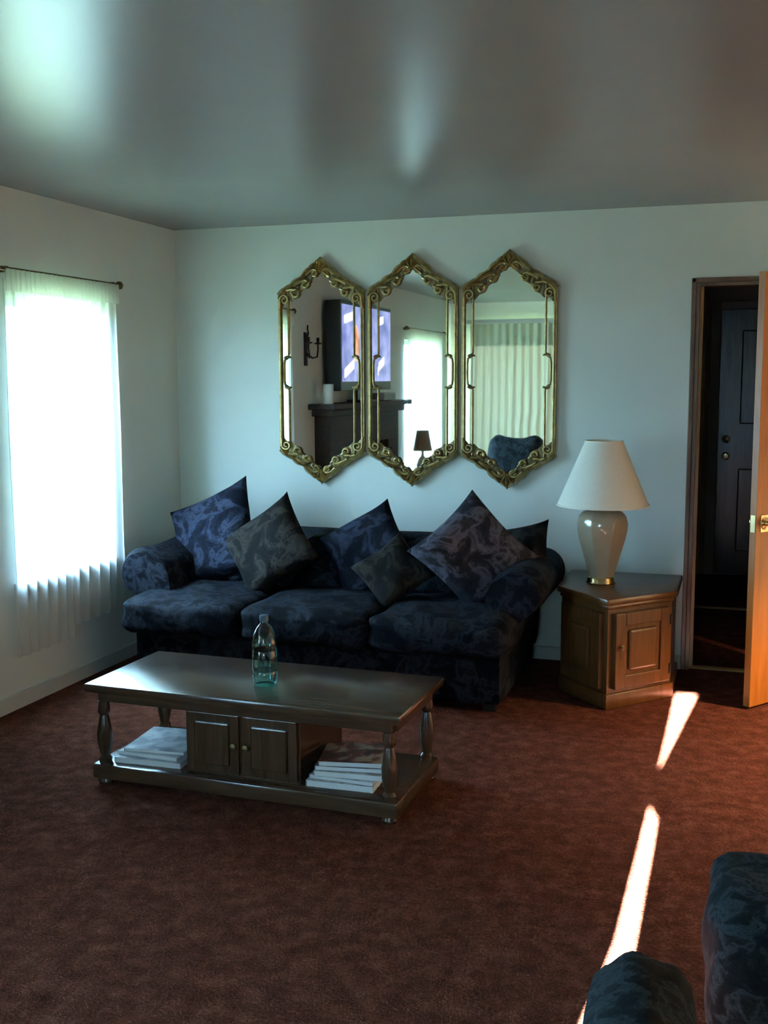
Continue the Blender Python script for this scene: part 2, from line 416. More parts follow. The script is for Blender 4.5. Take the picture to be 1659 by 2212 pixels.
# doorway casing and jambs
tr = struct(link('trim_1', None))
boxo('casing', (DX0 - 0.024, -0.016, 0), (DX0, 0.0, DZ + 0.024), 'casing_wood', tr, 0.004)
boxo('casing', (DX1, -0.016, 0), (DX1 + 0.05, 0.0, DZ + 0.03), 'casing_wood', tr, 0.004)
boxo('casing', (DX0 - 0.024, -0.016, DZ + 0.0), (DX1 + 0.05, -0.001, DZ + 0.024), 'casing_wood', tr, 0.003)
boxo('jamb', (DX0, -0.012, 0), (DX0 + 0.018, 0.135, DZ), 'casing_wood', tr)
boxo('jamb', (DX1 - 0.018, 0.0, 0), (DX1, 0.135, DZ), 'casing_wood', tr)
boxo('jamb', (DX0 + 0.018, 0.0, DZ - 0.018), (DX1 - 0.018, 0.135, DZ), 'casing_wood', tr)
boxo('stop', (DX0 + 0.018, 0.03, 0), (DX0 + 0.036, 0.085, DZ - 0.018), 'trim_wood', tr)
# hall: upright wood trim at the far corner, pale flat strips across the floor
struct(boxo('trim_2', (2.90, 2.98, 0), (2.985, 3.05, 2.22), 'trim_wood', bev=0.004))
struct(boxo('floor_strip_1', (2.90, 1.66, 0), (4.05, 1.71, 0.008), 'trim_wood', bev=0.002))
struct(boxo('floor_strip_2', (DX0 + 0.018, 0.02, 0), (DX1 - 0.018, 0.07, 0.010), 'trim_wood', bev=0.002))

# front door at the far end of the hall
fd = struct(link('door_2', None, None, (3.09, 3.04, 0.0)))
boxo('casing', (-0.075, -0.035, 0), (-0.005, 0.005, 2.14), 'hall_paint', fd, 0.004)
boxo('casing', (0.90, -0.035, 0), (0.94, 0.005, 2.14), 'hall_paint', fd, 0.004)
boxo('casing', (-0.005, -0.035, 2.085), (0.90, 0.005, 2.14), 'hall_paint', fd, 0.004)
boxo('door_leaf', (0, -0.03, 0.01), (0.895, 0.01, 2.08), 'dark_door', fd, 0.003)
for (x0, x1) in ((0.16, 0.41), (0.49, 0.74)):
    for (z0, z1) in ((0.2, 0.85), (1.2, 1.92)): boxo('door_panel', (x0, -0.042, z0), (x1, -0.03, z1), 'dark_door', fd, 0.010)
kb = bmesh.new(); lathe(kb, [(0.0, 0), (0.03, 0.0), (0.03, 0.008), (0.012, 0.014), (0.012, 0.035), (0.027, 0.045), (0.03, 0.06), (0.02, 0.072), (0.0, 0.074)], 18, caps=False)
KNOB = mesh('knob', kb, 'brass', True)
def add_knob(parent, loc, rot, nm='knob'):
    return link(nm, KNOB, parent, loc, rot)
add_knob(fd, (0.065, -0.03, 0.95), (PI / 2, 0, 0))
kb = bmesh.new(); lathe(kb, [(0.0, 0), (0.032, 0), (0.032, 0.012), (0.02, 0.018), (0.0, 0.02)], 18, caps=False)
obj('deadbolt', kb, 'brass', fd, (0.065, -0.03, 1.08), (PI / 2, 0, 0), True)

# open wooden door of the living room, hinged on the right jamb
hx, hy = DX1 - 0.03, -0.035
ex, ey = 3.318, -0.652
ang = math.atan2(ey - hy, ex - hx); L = math.hypot(ex - hx, ey - hy)
d1 = struct(link('door_1', None, None, (hx, hy, 0), (0, 0, ang)))
# local x runs from the hinge to the free edge; local +y is the face turned to the room
boxo('door_leaf', (0, -0.018, 0.012), (L, 0.018, 2.035), 'door_wood', d1, 0.002)
add_knob(d1, (L - 0.062, 0.018, 0.885), (-PI / 2, 0, 0)); add_knob(d1, (L - 0.075, -0.018, 0.885), (PI / 2, 0, 0)).scale = (1, 1, 0.6)
boxo('latch_plate', (L - 0.001, -0.012, 0.845), (L + 0.002, 0.012, 0.925), 'brass', d1)
boxo('rosette', (L - 0.10, 0.018, 0.845), (L - 0.03, 0.022, 0.925), 'brass', d1, 0.001)
for z in (0.22, 1.03, 1.83): boxo('hinge', (-0.012, -0.022, z - 0.045), (0.004, 0.022, z + 0.045), 'brass', d1)

# ------------------------------------------------------------------ curtains
def sheer_curtain(name, w, label, mat, cat='curtain'):
    y0, y1 = w[0] - 0.09, w[1] + 0.06; mid = (y0 + y1) / 2
    root = thing(name, label, cat, (0.0, mid, 0.26))
    half = (y1 - y0) / 2
    R = Matrix.Rotation(PI / 2, 3, 'Z')
    for s in (-1, 1):
        # two panels, a little slack towards the middle
        e0 = None if s == -1 else (lambda z: -0.03 - 0.012 * math.cos(2.2 * z))
        bm = drape_bm(-half if s == -1 else 0.0, 0.0 if s == -1 else half, 0.0 if s == -1 else 0.06, 1.76, 6, 0.018, 16, e0, None, 5 + s)
        for v in bm.verts: v.co = R @ v.co + Vector((0.055, 0, 0))
        obj('curtain_panel', bm, mat, root, smooth=True, ang=3)
    bm = bmesh.new(); tube(bm, [(0.055, -half - 0.03, 1.80), (0.055, half + 0.03, 1.80)], 0.010, 10)
    obj('curtain_rod', bm, 'dark_gold', root, smooth=True)
    for s in (-1, 1):
        bm = bmesh.new(); lathe(bm, [(0.0, -0.022), (0.014, -0.018), (0.022, 0), (0.014, 0.018), (0.0, 0.022)], 12, (0.055, s * (half + 0.04), 1.80), caps=False)
        obj('finial', bm, 'dark_gold', root, smooth=True)
        boxo('bracket', (0.0, s * (half - 0.03) - 0.01, 1.785), (0.065, s * (half - 0.03) + 0.01, 1.812), 'dark_gold', root, 0.003)
    # gathered header with a dip at the middle
    bm = drape_bm(-half, half, 1.70, 1.80, 26, 0.012, 3, None, None, 9)
    for v in bm.verts: v.co = R @ v.co + Vector((0.075, 0, 0))
    obj('header', bm, mat, root, smooth=True, ang=3)
    return root
sheer_curtain('sheer_curtain', W1, 'white sheer curtain glowing with daylight at the window beside the sofa', 'sheer')
sheer_curtain('sheer_curtain', W2, 'white sheer curtain glowing with daylight at the window beyond the fireplace', 'sheer')

def drapes():
    root = thing('pleated_drapes', 'pale green floor length pleated drapes across the big rear window', 'drapes', (2.35, RY + 0.10, 0.03))
    ox = 2.35
    gapx = 2.914                                # where the left panel ends
    # right panel edge bulges over the slit: open near the head, closed at 1.72-1.55 m, open again below
    def right_edge(z):
        z += 0.03
        pts = [(0.0, 0.066), (1.05, 0.058), (1.20, 0.052), (1.36, 0.043), (1.44, 0.036), (1.465, 0.0), (1.50, -0.03), (1.56, -0.02), (1.59, 0.0), (2.02, 0.115), (2.3, 0.15)]
        for (a, va), (b, vb) in zip(pts, pts[1:]):
            if a <= z <= b: return va + (vb - va) * (z - a) / (b - a)
        return 0.1
    def left_edge(z):
        z += 0.03
        return 0.0 if z > 1.15 else -min(0.040, 0.040 * (1.15 - z) / 0.14)
    bm = drape_bm(0.14 - ox, gapx - ox, 0.0, 2.16, 30, 0.030, 40, None, left_edge, 21)
    obj('drape_panel', bm, 'drape', root, smooth=True, ang=3)
    bm = drape_bm(gapx - ox, 4.55 - ox, 0.0, 2.16, 18, 0.030, 100, right_edge, None, 22)
    obj('drape_panel', bm, 'drape', root, smooth=True, ang=3)
    boxo('traverse_rod', (0.10 - ox, -0.045, 2.16), (4.60 - ox, 0.04, 2.21), 'white_trim', root, 0.006)
drapes()

# ------------------------------------------------------------------ sofa
def arm_bm(x_in, x_out, y0, y1, z_roll, r, seed):
    """a rolled arm running along y: an upright web that swells into a roll leaning outwards"""
    bm = bmesh.new(); s = 1 if x_out > x_in else -1
    w = abs(x_out - x_in)
    prof = [(0.0, 0.04), (0.0, 0.30), (0.0, z_roll - 0.06), (0.008, z_roll), (0.035, z_roll + 0.055)]
    cx, cz = w - r, z_roll
    for k in range(15):
        a = 2.15 - k * 3.25 / 14
        prof.append((cx + r * math.cos(a), cz + r * math.sin(a)))
    prof += [(w * 0.50, z_roll - 0.17), (w * 0.40, 0.30), (w * 0.38, 0.04)]
    ny = 12; rings = []
    for j in range(ny + 1):
        t = j / ny; y = y0 + (y1 - y0) * t
        sc_ = 1.0 - 0.10 * max(0, abs(t - 0.5) * 2 - 0.8) / 0.2
        wv = 0.006 * math.sin(7 * t + seed)
        rings.append([bm.verts.new((x_in + s * (px * sc_ + wv), y, 0.04 + (pz - 0.04) * (1 - 0.04 * (1 - sc_) * 10) + wv)) for px, pz in prof])
    k = len(prof)
    for j in range(ny):
        for i in range(k): bm.faces.new((rings[j][i], rings[j][(i + 1) % k], rings[j + 1][(i + 1) % k], rings[j + 1][i]))
    bm.faces.new(rings[0]); bm.faces.new(rings[-1][::-1])
    return bm
sofa = thing('sofa', 'long dark navy patterned sofa with rolled arms under the gold mirrors', 'sofa', (1.265, -0.62, 0))
def sof(name, bm, **k): return obj(name, bm, k.pop('mat', 'sofa_fabric'), sofa, smooth=True, **k)
bm = bmesh.new(); cushion(bm, (-0.97, -0.46, 0.03), (0.96, 0.46, 0.30), 0.03, 0.008, 10); sof('base', bm)
bm = bmesh.new(); cushion(bm, (-0.98, 0.22, 0.10), (0.98, 0.49, 0.71), 0.09, 0.015, 12, 0.004); sof('backrest', bm)
for i in range(3):
    x0 = -1.00 + i * 0.667; x1 = x0 + 0.667
    bm = bmesh.new(); cushion(bm, (x0 + 0.004, -0.565, 0.275), (x1 - 0.004, 0.24, 0.452), 0.055, 0.016, 16, 0.006, i); sof('seat_cushion', bm)
for i in range(3):
    x0 = -0.86 + i * 0.575; x1 = x0 + 0.575
    bm = bmesh.new(); cushion(bm, (x0 + 0.004, 0.02, 0.42), (x1 - 0.004, 0.28, 0.70), 0.08, 0.03, 12, 0.006, 10 + i)
    for v in bm.verts: v.co.y += (v.co.z - 0.42) * 0.22
    sof('back_cushion', bm)
sof('arm', arm_bm(0.84, 1.128, -0.30, 0.44, 0.55, 0.118, 1)); sof('arm', arm_bm(-0.84, -1.155, -0.30, 0.44, 0.55, 0.118, 2))
for x in (-0.90, 0.90):
    for y in (-0.40, 0.40): boxo('foot', (x - 0.03, y - 0.03, 0), (x + 0.03, y + 0.03, 0.05), 'dark_iron', sofa)

# throw pillows: position of the centre, size, face direction, spin, material, label
def pillow(loc, size, th, tilt, turn, spin, mat, label, seed):
    m = Matrix.Rotation(turn, 4, 'Z') @ Matrix.Rotation(PI / 2 - tilt, 4, 'X') @ Matrix.Rotation(spin, 4, 'Z')
    bm = pillow_bm(size, th, 18, seed)
    o = obj('throw_pillow', bm, mat, smooth=True, ang=2.5)
    o.matrix_world = Matrix.Translation(loc) @ m
    tag(o, label, 'pillow')
pillow((0.475, -0.51, 0.685), 0.55, 0.14, 0.42, -0.25, 0.47, 'pillow_blue', 'dark blue throw pillow leaning in the sofa corner by the window', 1)
pillow((0.885, -0.67, 0.665), 0.46, 0.14, 0.46, -0.20, 0.72, 'pillow_brown', 'dark brown throw pillow on its corner, next to the blue corner pillow', 2)
pillow((1.395, -0.54, 0.648), 0.44, 0.13, 0.42, 0.05, 0.55, 'pillow_blue', 'dark throw pillow standing in the middle of the sofa behind a smaller one', 3)
pillow((1.60, -0.76, 0.590), 0.32, 0.11, 0.60, 0.10, 0.72, 'pillow_brown', 'small dark throw pillow lying against the middle sofa pillow', 4)
pillow((2.00, -0.68, 0.690), 0.48, 0.15, 0.44, 0.45, 0.72, 'pillow_mauve', 'large mauve grey patterned throw pillow on its corner by the sofa arm near the lamp', 5)
pillow((2.18, -0.45, 0.640), 0.36, 0.12, 0.40, -0.30, 0.25, 'pillow_brown', 'dark throw pillow tucked between the mauve pillow and the sofa arm', 6)

# ------------------------------------------------------------------ three gilded mirrors
def spiral(c, r0, r1, turns, a0, sgn=1, n=22):
    return [(c[0] + (r0 + (r1 - r0) * k / n) * math.cos(a0 + sgn * 2 * PI * turns * k / n), c[1] + (r0 + (r1 - r0) * k / n) * math.sin(a0 + sgn * 2 * PI * turns * k / n)) for k in range(n + 1)]
def uv(pts, w): return [(u, -w, v) for u, v in pts]
HW = 0.272; VT, VB, VA = 1.075, 0.180, 1.275
TOP = [(HW, VT), (0.252, VT + 0.022), (0.215, VT + 0.042), (0.17, VT + 0.062), (0.125, VT + 0.092), (0.085, VT + 0.125), (0.045, VT + 0.158), (0.02, VT + 0.180), (0.0, VT + 0.198)]
INN = [(0.248, -0.075), (0.225, -0.050), (0.200, -0.058), (0.172, -0.030), (0.140, -0.018), (0.118, 0.018), (0.085, 0.038), (0.055, 0.078), (0.030, 0.098), (0.0, 0.116)]
def scroll_mesh(pts, r0, r1):
    bm = bmesh.new(); n = len(pts)
    tube(bm, uv(pts, 0.034), [r0 + (r1 - r0) * i / (n - 1) for i in range(n)], 7)
    return mesh('scroll', bm, 'gold', True)
def leaf_mesh(l, w):
    bm = bmesh.new(); n = 6
    lo = []; hi = []
    for i in range(n + 1):
        t = i / n; h = w * math.sin(PI * min(1, t * 0.92 + 0.08)) ** 0.8 * 0.5 + 0.0015
        z = 0.010 * math.sin(PI * t)
        lo.append((bm.verts.new((t * l, 0, -h)), bm.verts.new((t * l, -0.014 - z, 0)), bm.verts.new((t * l, 0, h))))
    for i in range(n):
        a, b = lo[i], lo[i + 1]
        bm.faces.new((a[0], b[0], b[1], a[1])); bm.faces.new((a[1], b[1], b[2], a[2])); bm.faces.new((a[2], b[2], b[0], a[0]))
    bm.faces.new(lo[0][::-1]); bm.faces.new(lo[-1])
    return mesh('leaf', bm, 'gold', True, 1.2)
SCR = {}
for s in (1, -1):
    SCR[s] = [scroll_mesh([(s * u, v) for u, v in [(0.262, -0.09), (0.258, -0.05)] + spiral((0.228, -0.030), 0.030, 0.007, 1.35, 0.0, 1)], 0.008, 0.005),
              scroll_mesh([(s * u, v) for u, v in [(0.215, 0.022), (0.19, 0.030), (0.165, 0.026)] + spiral((0.158, 0.004), 0.024, 0.006, 1.3, PI / 2, 1)], 0.009, 0.005),
              scroll_mesh([(s * u, v) for u, v in [(0.165, 0.048), (0.135, 0.066), (0.105, 0.076)] + spiral((0.094, 0.056), 0.024, 0.006, 1.3, PI / 2, 1)], 0.009, 0.005),
              scroll_mesh([(s * u, v) for u, v in [(0.085, 0.105), (0.062, 0.128), (0.045, 0.136)] + spiral((0.036, 0.116), 0.022, 0.006, 1.3, PI / 2, 1)], 0.008, 0.005)]
LEAF_L, LEAF_S = leaf_mesh(0.085, 0.034), leaf_mesh(0.06, 0.026)
TOPL = [(0.268, -0.020, 2.3, LEAF_L), (0.235, 0.028, 2.75, LEAF_S), (0.195, 0.046, 2.55, LEAF_L), (0.155, 0.066, 2.75, LEAF_S), (0.118, 0.096, 2.40, LEAF_L), (0.078, 0.126, 2.25, LEAF_S), (0.045, 0.150, 2.30, LEAF_S),
        (0.180, 0.010, 2.9, LEAF_S), (0.110, 0.050, 2.7, LEAF_S), (0.060, 0.095, 2.5, LEAF_S)]
def mirror(cx, label):
    root = thing('gilded_mirror', label, 'mirror', (cx, 0.0, 0.967), 0, 'gold framed mirrors over the sofa')
    root.scale = (0.965, 1, 1)
    out = [(u, v) for u, v in TOP] + [(-u, v) for u, v in TOP[-2::-1]]
    bot = [(-u, VB - (v - VT) * 0.93) for u, v in TOP] + [(u, VB - (v - VT) * 0.93) for u, v in TOP[-2::-1]]
    poly = [(x * 0.985, z) for x, z in out + bot]
    bm = bmesh.new(); prism(bm, poly, 0.0, 0.012)
    for v in bm.verts: v.co = Vector((v.co.x, -0.004 - v.co.z, v.co.y))
    obj('backing_board', bm, 'dark_gold', root)
    inset = 0.212
    def glass(nm, pl):
        bm = bmesh.new(); prism(bm, pl, 0.0, 0.004)
        for v in bm.verts: v.co = Vector((v.co.x, -0.016 - v.co.z, v.co.y))
        return obj(nm, bm, 'mirror', root)
    def clip(u): # height of the outline at offset u
        for (a, va), (b, vb) in zip(TOP, TOP[1:]):
            if b <= abs(u) <= a: return va + (vb - va) * (a - abs(u)) / (a - b)
        return VT
    us = [inset - k * inset / 8 for k in range(9)]
    tp = [(u, clip(u) - 0.012) for u in us] + [(-u, clip(u) - 0.012) for u in us[-2::-1]]
    bt = [(-u, VB - (clip(u) - 0.012 - VT) * 0.93) for u in us] + [(u, VB - (clip(u) - 0.012 - VT) * 0.93) for u in us[-2::-1]]
    glass('mirror_glass', tp + bt)
    for s in (1, -1):
        g = glass('side_strip', [(s * 0.208, VB), (s * 0.258, VB), (s * 0.258, VT), (s * 0.208, VT)])
        for v in g.data.vertices:                # bevelled: the outer edge lies deeper
            if abs(v.co.x) < 0.22: v.co.y -= 0.0002
        # outer rail: flat fillet with two beads
        r = boxo('side_rail', (s * 0.266 - 0.006, -0.030, VB - 0.01), (s * 0.266 + 0.006, -0.004, VT + 0.01), 'gold', root, 0.002)
        bm = bmesh.new(); tube(bm, [(s * 0.257, -0.030, VB), (s * 0.257, -0.030, VT)], 0.006, 8); obj('bead', bm, 'gold', r, smooth=True)
        # inner rod that jogs outwards between two small scrolls
        va, vb = 0.555, 0.705
        path = [(0.208, VB - 0.02), (0.208, va - 0.03), (0.214, va - 0.015), (0.236, va + 0.004), (0.240, va + 0.03), (0.240, vb - 0.03), (0.236, vb - 0.004), (0.214, vb + 0.015), (0.208, vb + 0.03), (0.208, VT + 0.03)]
        bm = bmesh.new(); tube(bm, uv([(s * u, v) for u, v in path], 0.026), 0.0055, 8); rod = obj('inner_rod', bm, 'gold', root, smooth=True)
        for v, sg in ((va - 0.005, -1), (vb + 0.005, 1)):
            pts = [(s * (0.232 - 0.012 * k), v + sg * 0.010 * math.sin(k * 0.9)) for k in range(4)]
            bm = bmesh.new(); tube(bm, uv(pts, 0.028), [0.011, 0.010, 0.007, 0.004], 8); obj('bracket_scroll', bm, 'gold', rod, smooth=True)
    for nm, sg, v0 in (('crest', 1, VT), ('apron', -1, VB)):
        k = 1.0 if sg == 1 else 0.93
        pts = [(u, v0 + sg * (v - VT) * k) for u, v in TOP]; pts = pts + [(-u, v) for u, v in pts[-2::-1]]
        bm = bmesh.new(); tube(bm, uv(pts, 0.022), 0.012, 8)
        pass
        c = obj(nm, bm, 'gold', root, smooth=True)
        inn = [(u, v0 + sg * v * k) for u, v in INN]; inn = inn + [(-u, v) for u, v in inn[-2::-1]]
        # carved band between the outline and a scalloped inner edge
        bm = bmesh.new(); m_ = 60; ro = []; ri = []
        def walk(pl, t):
            ls = [math.dist(a, b) for a, b in zip(pl, pl[1:])]; d = t * sum(ls)
            for (a, b), q in zip(zip(pl, pl[1:]), ls):
                if d <= q + 1e-9: return (a[0] + (b[0] - a[0]) * d / q, a[1] + (b[1] - a[1]) * d / q)
                d -= q
            return pl[-1]
        for i_ in range(m_ + 1):
            o_, n_ = walk(pts, i_ / m_), walk(inn, i_ / m_)
            mid_ = ((o_[0] + n_[0]) / 2, (o_[1] + n_[1]) / 2); h_ = 0.028 + 0.006 * math.sin(i_ * 1.9)
            ro.append([bm.verts.new((o_[0], -0.0205, o_[1])), bm.verts.new((mid_[0], -h_, mid_[1])), bm.verts.new((n_[0], -0.0205, n_[1]))])
        for a, b in zip(ro, ro[1:]):
            bm.faces.new((a[0], b[0], b[1], a[1])); bm.faces.new((a[1], b[1], b[2], a[2])); bm.faces.new((a[2], b[2], b[0], a[0]))
        bm.faces.new(ro[0]); bm.faces.new(ro[-1][::-1])
        obj('carved_band', bm, 'dark_gold', c, smooth=True, ang=0.9)
        for s in (1, -1):
            for me in SCR[s]:
                o = link('scroll', me, c, (0, -0.002, v0)); o.scale = (1, 1, sg * k)
            for u, v, a, me in TOPL:
                o = link('leaf', me, c, (s * u, -0.030, v0 + sg * v * k)); o.scale = (1, 1, 1)
                an = a if s == 1 else PI - a
                o.rotation_euler = (0, -an * sg, 0)
        for a in (PI / 2 - 0.55, PI / 2, PI / 2 + 0.55):
            o = link('leaf', LEAF_L if a == PI / 2 else LEAF_S, c, (0, -0.030, v0 + sg * (VA - VT - 0.080) * k)); o.rotation_euler = (0, -a * sg, 0)
mirror(0.940, 'gold carved mirror panel hung nearest the curtained window')
mirror(1.487, 'gold carved mirror panel hung between the two other mirror panels')
mirror(2.034, 'gold carved mirror panel hung nearest the ceramic lamp')

# ------------------------------------------------------------------ coffee table and what lies in it
TZ = 0.405
ct = thing('coffee_table', 'dark wood coffee table with a middle cabinet and open bays', 'table', (1.530, -2.183, 0), -0.030)
bm = bmesh.new(); box(bm, (-0.640, -0.272, TZ - 0.034), (0.640, 0.272, TZ), 0.008); obj('table_top', bm, 'table_wood', ct, smooth=True)
boxo('apron', (-0.60, -0.235, TZ - 0.075), (0.60, -0.210, TZ - 0.034), 'table_wood', ct, 0.003)
boxo('apron', (-0.60, 0.210, TZ - 0.075), (0.60, 0.235, TZ - 0.034), 'table_wood', ct, 0.003)
for s in (-1, 1): boxo('apron', (s * 0.600 - 0.012, -0.210, TZ - 0.075), (s * 0.600 + 0.012, 0.210, TZ - 0.034), 'table_wood', ct, 0.003)
bm = bmesh.new(); box(bm, (-0.625, -0.255, 0.025), (0.625, 0.255, 0.085), 0.010); obj('bottom_shelf', bm, 'table_wood', ct, smooth=True)
for x in (-0.585, 0.585):
    for y in (-0.220, 0.220):
        bm = bmesh.new()
        lathe(bm, [(0.0, 0.085), (0.024, 0.085), (0.026, 0.10), (0.018, 0.112), (0.022, 0.13), (0.029, 0.165), (0.030, 0.20), (0.022, 0.25), (0.016, 0.275), (0.024, 0.285), (0.024, 0.30), (0.020, 0.33), (0.0, 0.33)], 16, (x, y, 0), caps=False)
        obj('post', bm, 'table_wood_v', ct, smooth=True)
        bm = bmesh.new(); lathe(bm, [(0.0, 0), (0.026, 0), (0.032, 0.012), (0.028, 0.026), (0, 0.026)], 14, (x, y, 0), caps=False); obj('foot', bm, 'table_wood_v', ct, smooth=True)
cab = boxo('cabinet', (-0.235, -0.205, 0.085), (0.235, 0.205, TZ - 0.034), 'table_wood_v', ct, 0.003)
for s in (-1, 1):
    for yf in (-1, 1):
        yy = yf * 0.205
        d = boxo('cabinet_door', (min(s * 0.008, s * 0.225), min(yy, yy + yf * 0.014), 0.098), (max(s * 0.008, s * 0.225), max(yy, yy + yf * 0.014), TZ - 0.080), 'table_wood_v', ct, 0.003)
        y2 = yy + yf * 0.014
        boxo('raised_panel', (min(s * 0.045, s * 0.19), min(y2, y2 + yf * 0.007), 0.13), (max(s * 0.045, s * 0.19), max(y2, y2 + yf * 0.007), TZ - 0.112), 'table_wood_v', d, 0.006)
        bm = bmesh.new(); lathe(bm, [(0.0, 0), (0.006, 0), (0.006, 0.010), (0.012, 0.016), (0.0, 0.022)], 12, caps=False)
        obj('knob', bm, 'dark_gold', d, (s * 0.025, y2, 0.21), (PI / 2 * (1 if yf < 0 else -1), 0, 0), True)
TT = Matrix.Translation(ct.location) @ Matrix.Rotation(-0.030, 4, 'Z')
def on_table(x, y, z): return (TT @ Vector((x, y, z)))[:]
def magazine(w, d, h, mat, pos, rz, label, bend=0.0, group=None):
    root = thing('magazine', label, 'magazine', on_table(*pos), rz, group)
    bm = bmesh.new(); box(bm, (-w / 2 + 0.002, -d / 2 + 0.002, 0.0008), (w / 2 - 0.002, d / 2 - 0.002, h - 0.0008)); obj('pages', bm, 'paper', root)
    boxo('cover', (-w / 2, -d / 2, h - 0.0008), (w / 2, d / 2, h), mat, root); boxo('cover', (-w / 2, -d / 2, 0), (w / 2, d / 2, 0.0008), mat, root)
    boxo('spine', (-w / 2 - 0.001, -d / 2, 0), (-w / 2 + 0.001, d / 2, h), mat, root)
z = 0.0855
mags = [(0.255, 0.215, 0.024, 'cover_cream', 0.02, 'cream magazine at the bottom of the pile in the coffee table'),
        (0.25, 0.21, 0.014, 'cover_grey', -0.06, 'grey magazine second from the bottom of the coffee table pile'),
        (0.255, 0.22, 0.020, 'cover_cream', 0.08, 'cream magazine in the middle of the coffee table pile'),
        (0.25, 0.21, 0.016, 'cover_blue', 0.14, 'blue magazine just under the topmost of the coffee table pile'),
        (0.255, 0.215, 0.018, 'cover_red', 0.18, 'dark red magazine on top of the pile in the coffee table')]
for i, (w, d, h, m, a, lb) in enumerate(mags):
    magazine(w, d, h, m, (0.385 + 0.006 * ((i * 7) % 3 - 1) + 0.004 * i, -0.09 + 0.008 * i, z), a, lb, group='magazines piled on the shelf'); z += h + 0.0006
z = 0.0855
for i, (w, d, h, m, a, lb) in enumerate([(0.28, 0.30, 0.022, 'cover_grey', 0.03, 'pale grey magazine under two others beside the coffee table cabinet'),
                                      (0.26, 0.28, 0.014, 'paper', -0.05, 'white magazine in the middle of the low pale pile in the coffee table'),
                                      (0.25, 0.27, 0.012, 'cover_grey', 0.08, 'pale grey magazine topmost of the low pale pile in the coffee table')]):
    magazine(w, d, h, m, (-0.415, -0.06 + 0.012 * i, z), a, lb, group='magazines piled on the shelf'); z += h + 0.0006

# glass bottle on the table
bt = thing('bottle', 'clear teal green bottle standing on the coffee table', 'bottle', (1.552, -2.235, TZ + 0.0005))
bm = bmesh.new()
prof = [(0.0, 0.004), (0.040, 0.0), (0.047, 0.008), (0.048, 0.05), (0.046, 0.055), (0.048, 0.06), (0.048, 0.13), (0.046, 0.135), (0.048, 0.14), (0.048, 0.165), (0.042, 0.195), (0.028, 0.222), (0.016, 0.236), (0.014, 0.250), (0.014, 0.262)]
lathe(bm, prof, 24, caps=False); obj('bottle_body', bm, 'bottle_glass', bt, smooth=True)
bm = bmesh.new(); lathe(bm, [(0.0, 0.246), (0.0165, 0.246), (0.0175, 0.25), (0.0175, 0.266), (0.015, 0.268), (0.0, 0.268)], 20, caps=False); obj('cap', bm, 'bottle_cap', bt, smooth=True)

# ------------------------------------------------------------------ end table
EZ = 0.535
et = thing('end_table', 'oak pointed front commode end table with panelled doors under the lamp', 'table', (2.675, -0.45, 0))
P_body = [(-0.245, 0.30), (-0.245, -0.13), (0.012, -0.405), (0.285, -0.10), (0.285, 0.30)]
def grow(poly, k, c=(0.0, -0.02)): return [(c[0] + (x - c[0]) * k, c[1] + (y - c[1]) * k) for x, y in poly]
bm = bmesh.new(); prism(bm, P_body, 0.05, EZ - 0.03); obj('body', bm, 'oak', et)
bm = bmesh.new(); prism(bm, grow(P_body, 1.10), EZ - 0.032, EZ, 0.008); obj('table_top', bm, 'oak_top', et, smooth=True)
bm = bmesh.new(); prism(bm, grow(P_body, 1.04), EZ - 0.055, EZ - 0.032, 0.006); obj('cornice', bm, 'oak', et, smooth=True)
bm = bmesh.new(); prism(bm, grow(P_body, 1.05), 0.0, 0.075, 0.008); obj('plinth', bm, 'oak', et, smooth=True)
def face_panel(p, q, two_leaf, nm):
    """a framed raised panel laid on the body face from p to q (plan points)"""
    p = Vector((*p, 0)); q = Vector((*q, 0)); d = (q - p); ln = d.length; a = math.atan2(d.y, d.x)
    m0, m1 = 0.03, ln - 0.03; z0, z1 = 0.095, EZ - 0.075
    dr = boxo(nm, (m0, -0.016, z0), (m1, 0.0, z1), 'oak', et, 0.003, loc=p[:], rot=(0, 0, a))
    w = 0.062
    def sub(nm2, x0, x1, za, zb, yy, bv): boxo(nm2, (x0, -yy, za), (x1, -0.010, zb), 'oak', dr, bv)
    sub('stile', m0, m0 + w, z0, z1, 0.026, 0.003); sub('stile', m1 - w, m1, z0, z1, 0.026, 0.003)
    sub('rail', m0 + w, m1 - w, z0, z0 + w, 0.026, 0.003); sub('rail', m0 + w, m1 - w, z1 - w, z1, 0.026, 0.003)
    sub('raised_panel', m0 + w + 0.022, m1 - w - 0.022, z0 + w + 0.022, z1 - w - 0.022, 0.030, 0.012)
    return dr, m0, m1, z0, z1
face_panel(P_body[1], P_body[2], False, 'side_panel')
dr, m0, m1, z0_, z1_ = face_panel(P_body[2], P_body[3], True, 'door')
boxo('hinge', (m1 - 0.006, -0.032, z1_ - 0.085), (m1 + 0.004, -0.016, z1_ - 0.035), 'dark_iron', dr); boxo('hinge', (m1 - 0.006, -0.032, z0_ + 0.035), (m1 + 0.004, -0.016, z0_ + 0.085), 'dark_iron', dr)
bm = bmesh.new(); lathe(bm, [(0.0, 0), (0.007, 0), (0.007, 0.010), (0.013, 0.016), (0.0, 0.024)], 12, caps=False)
obj('knob', bm, 'dark_gold', dr, (m0 + 0.03, -0.026, 0.30), (PI / 2, 0, 0), True)

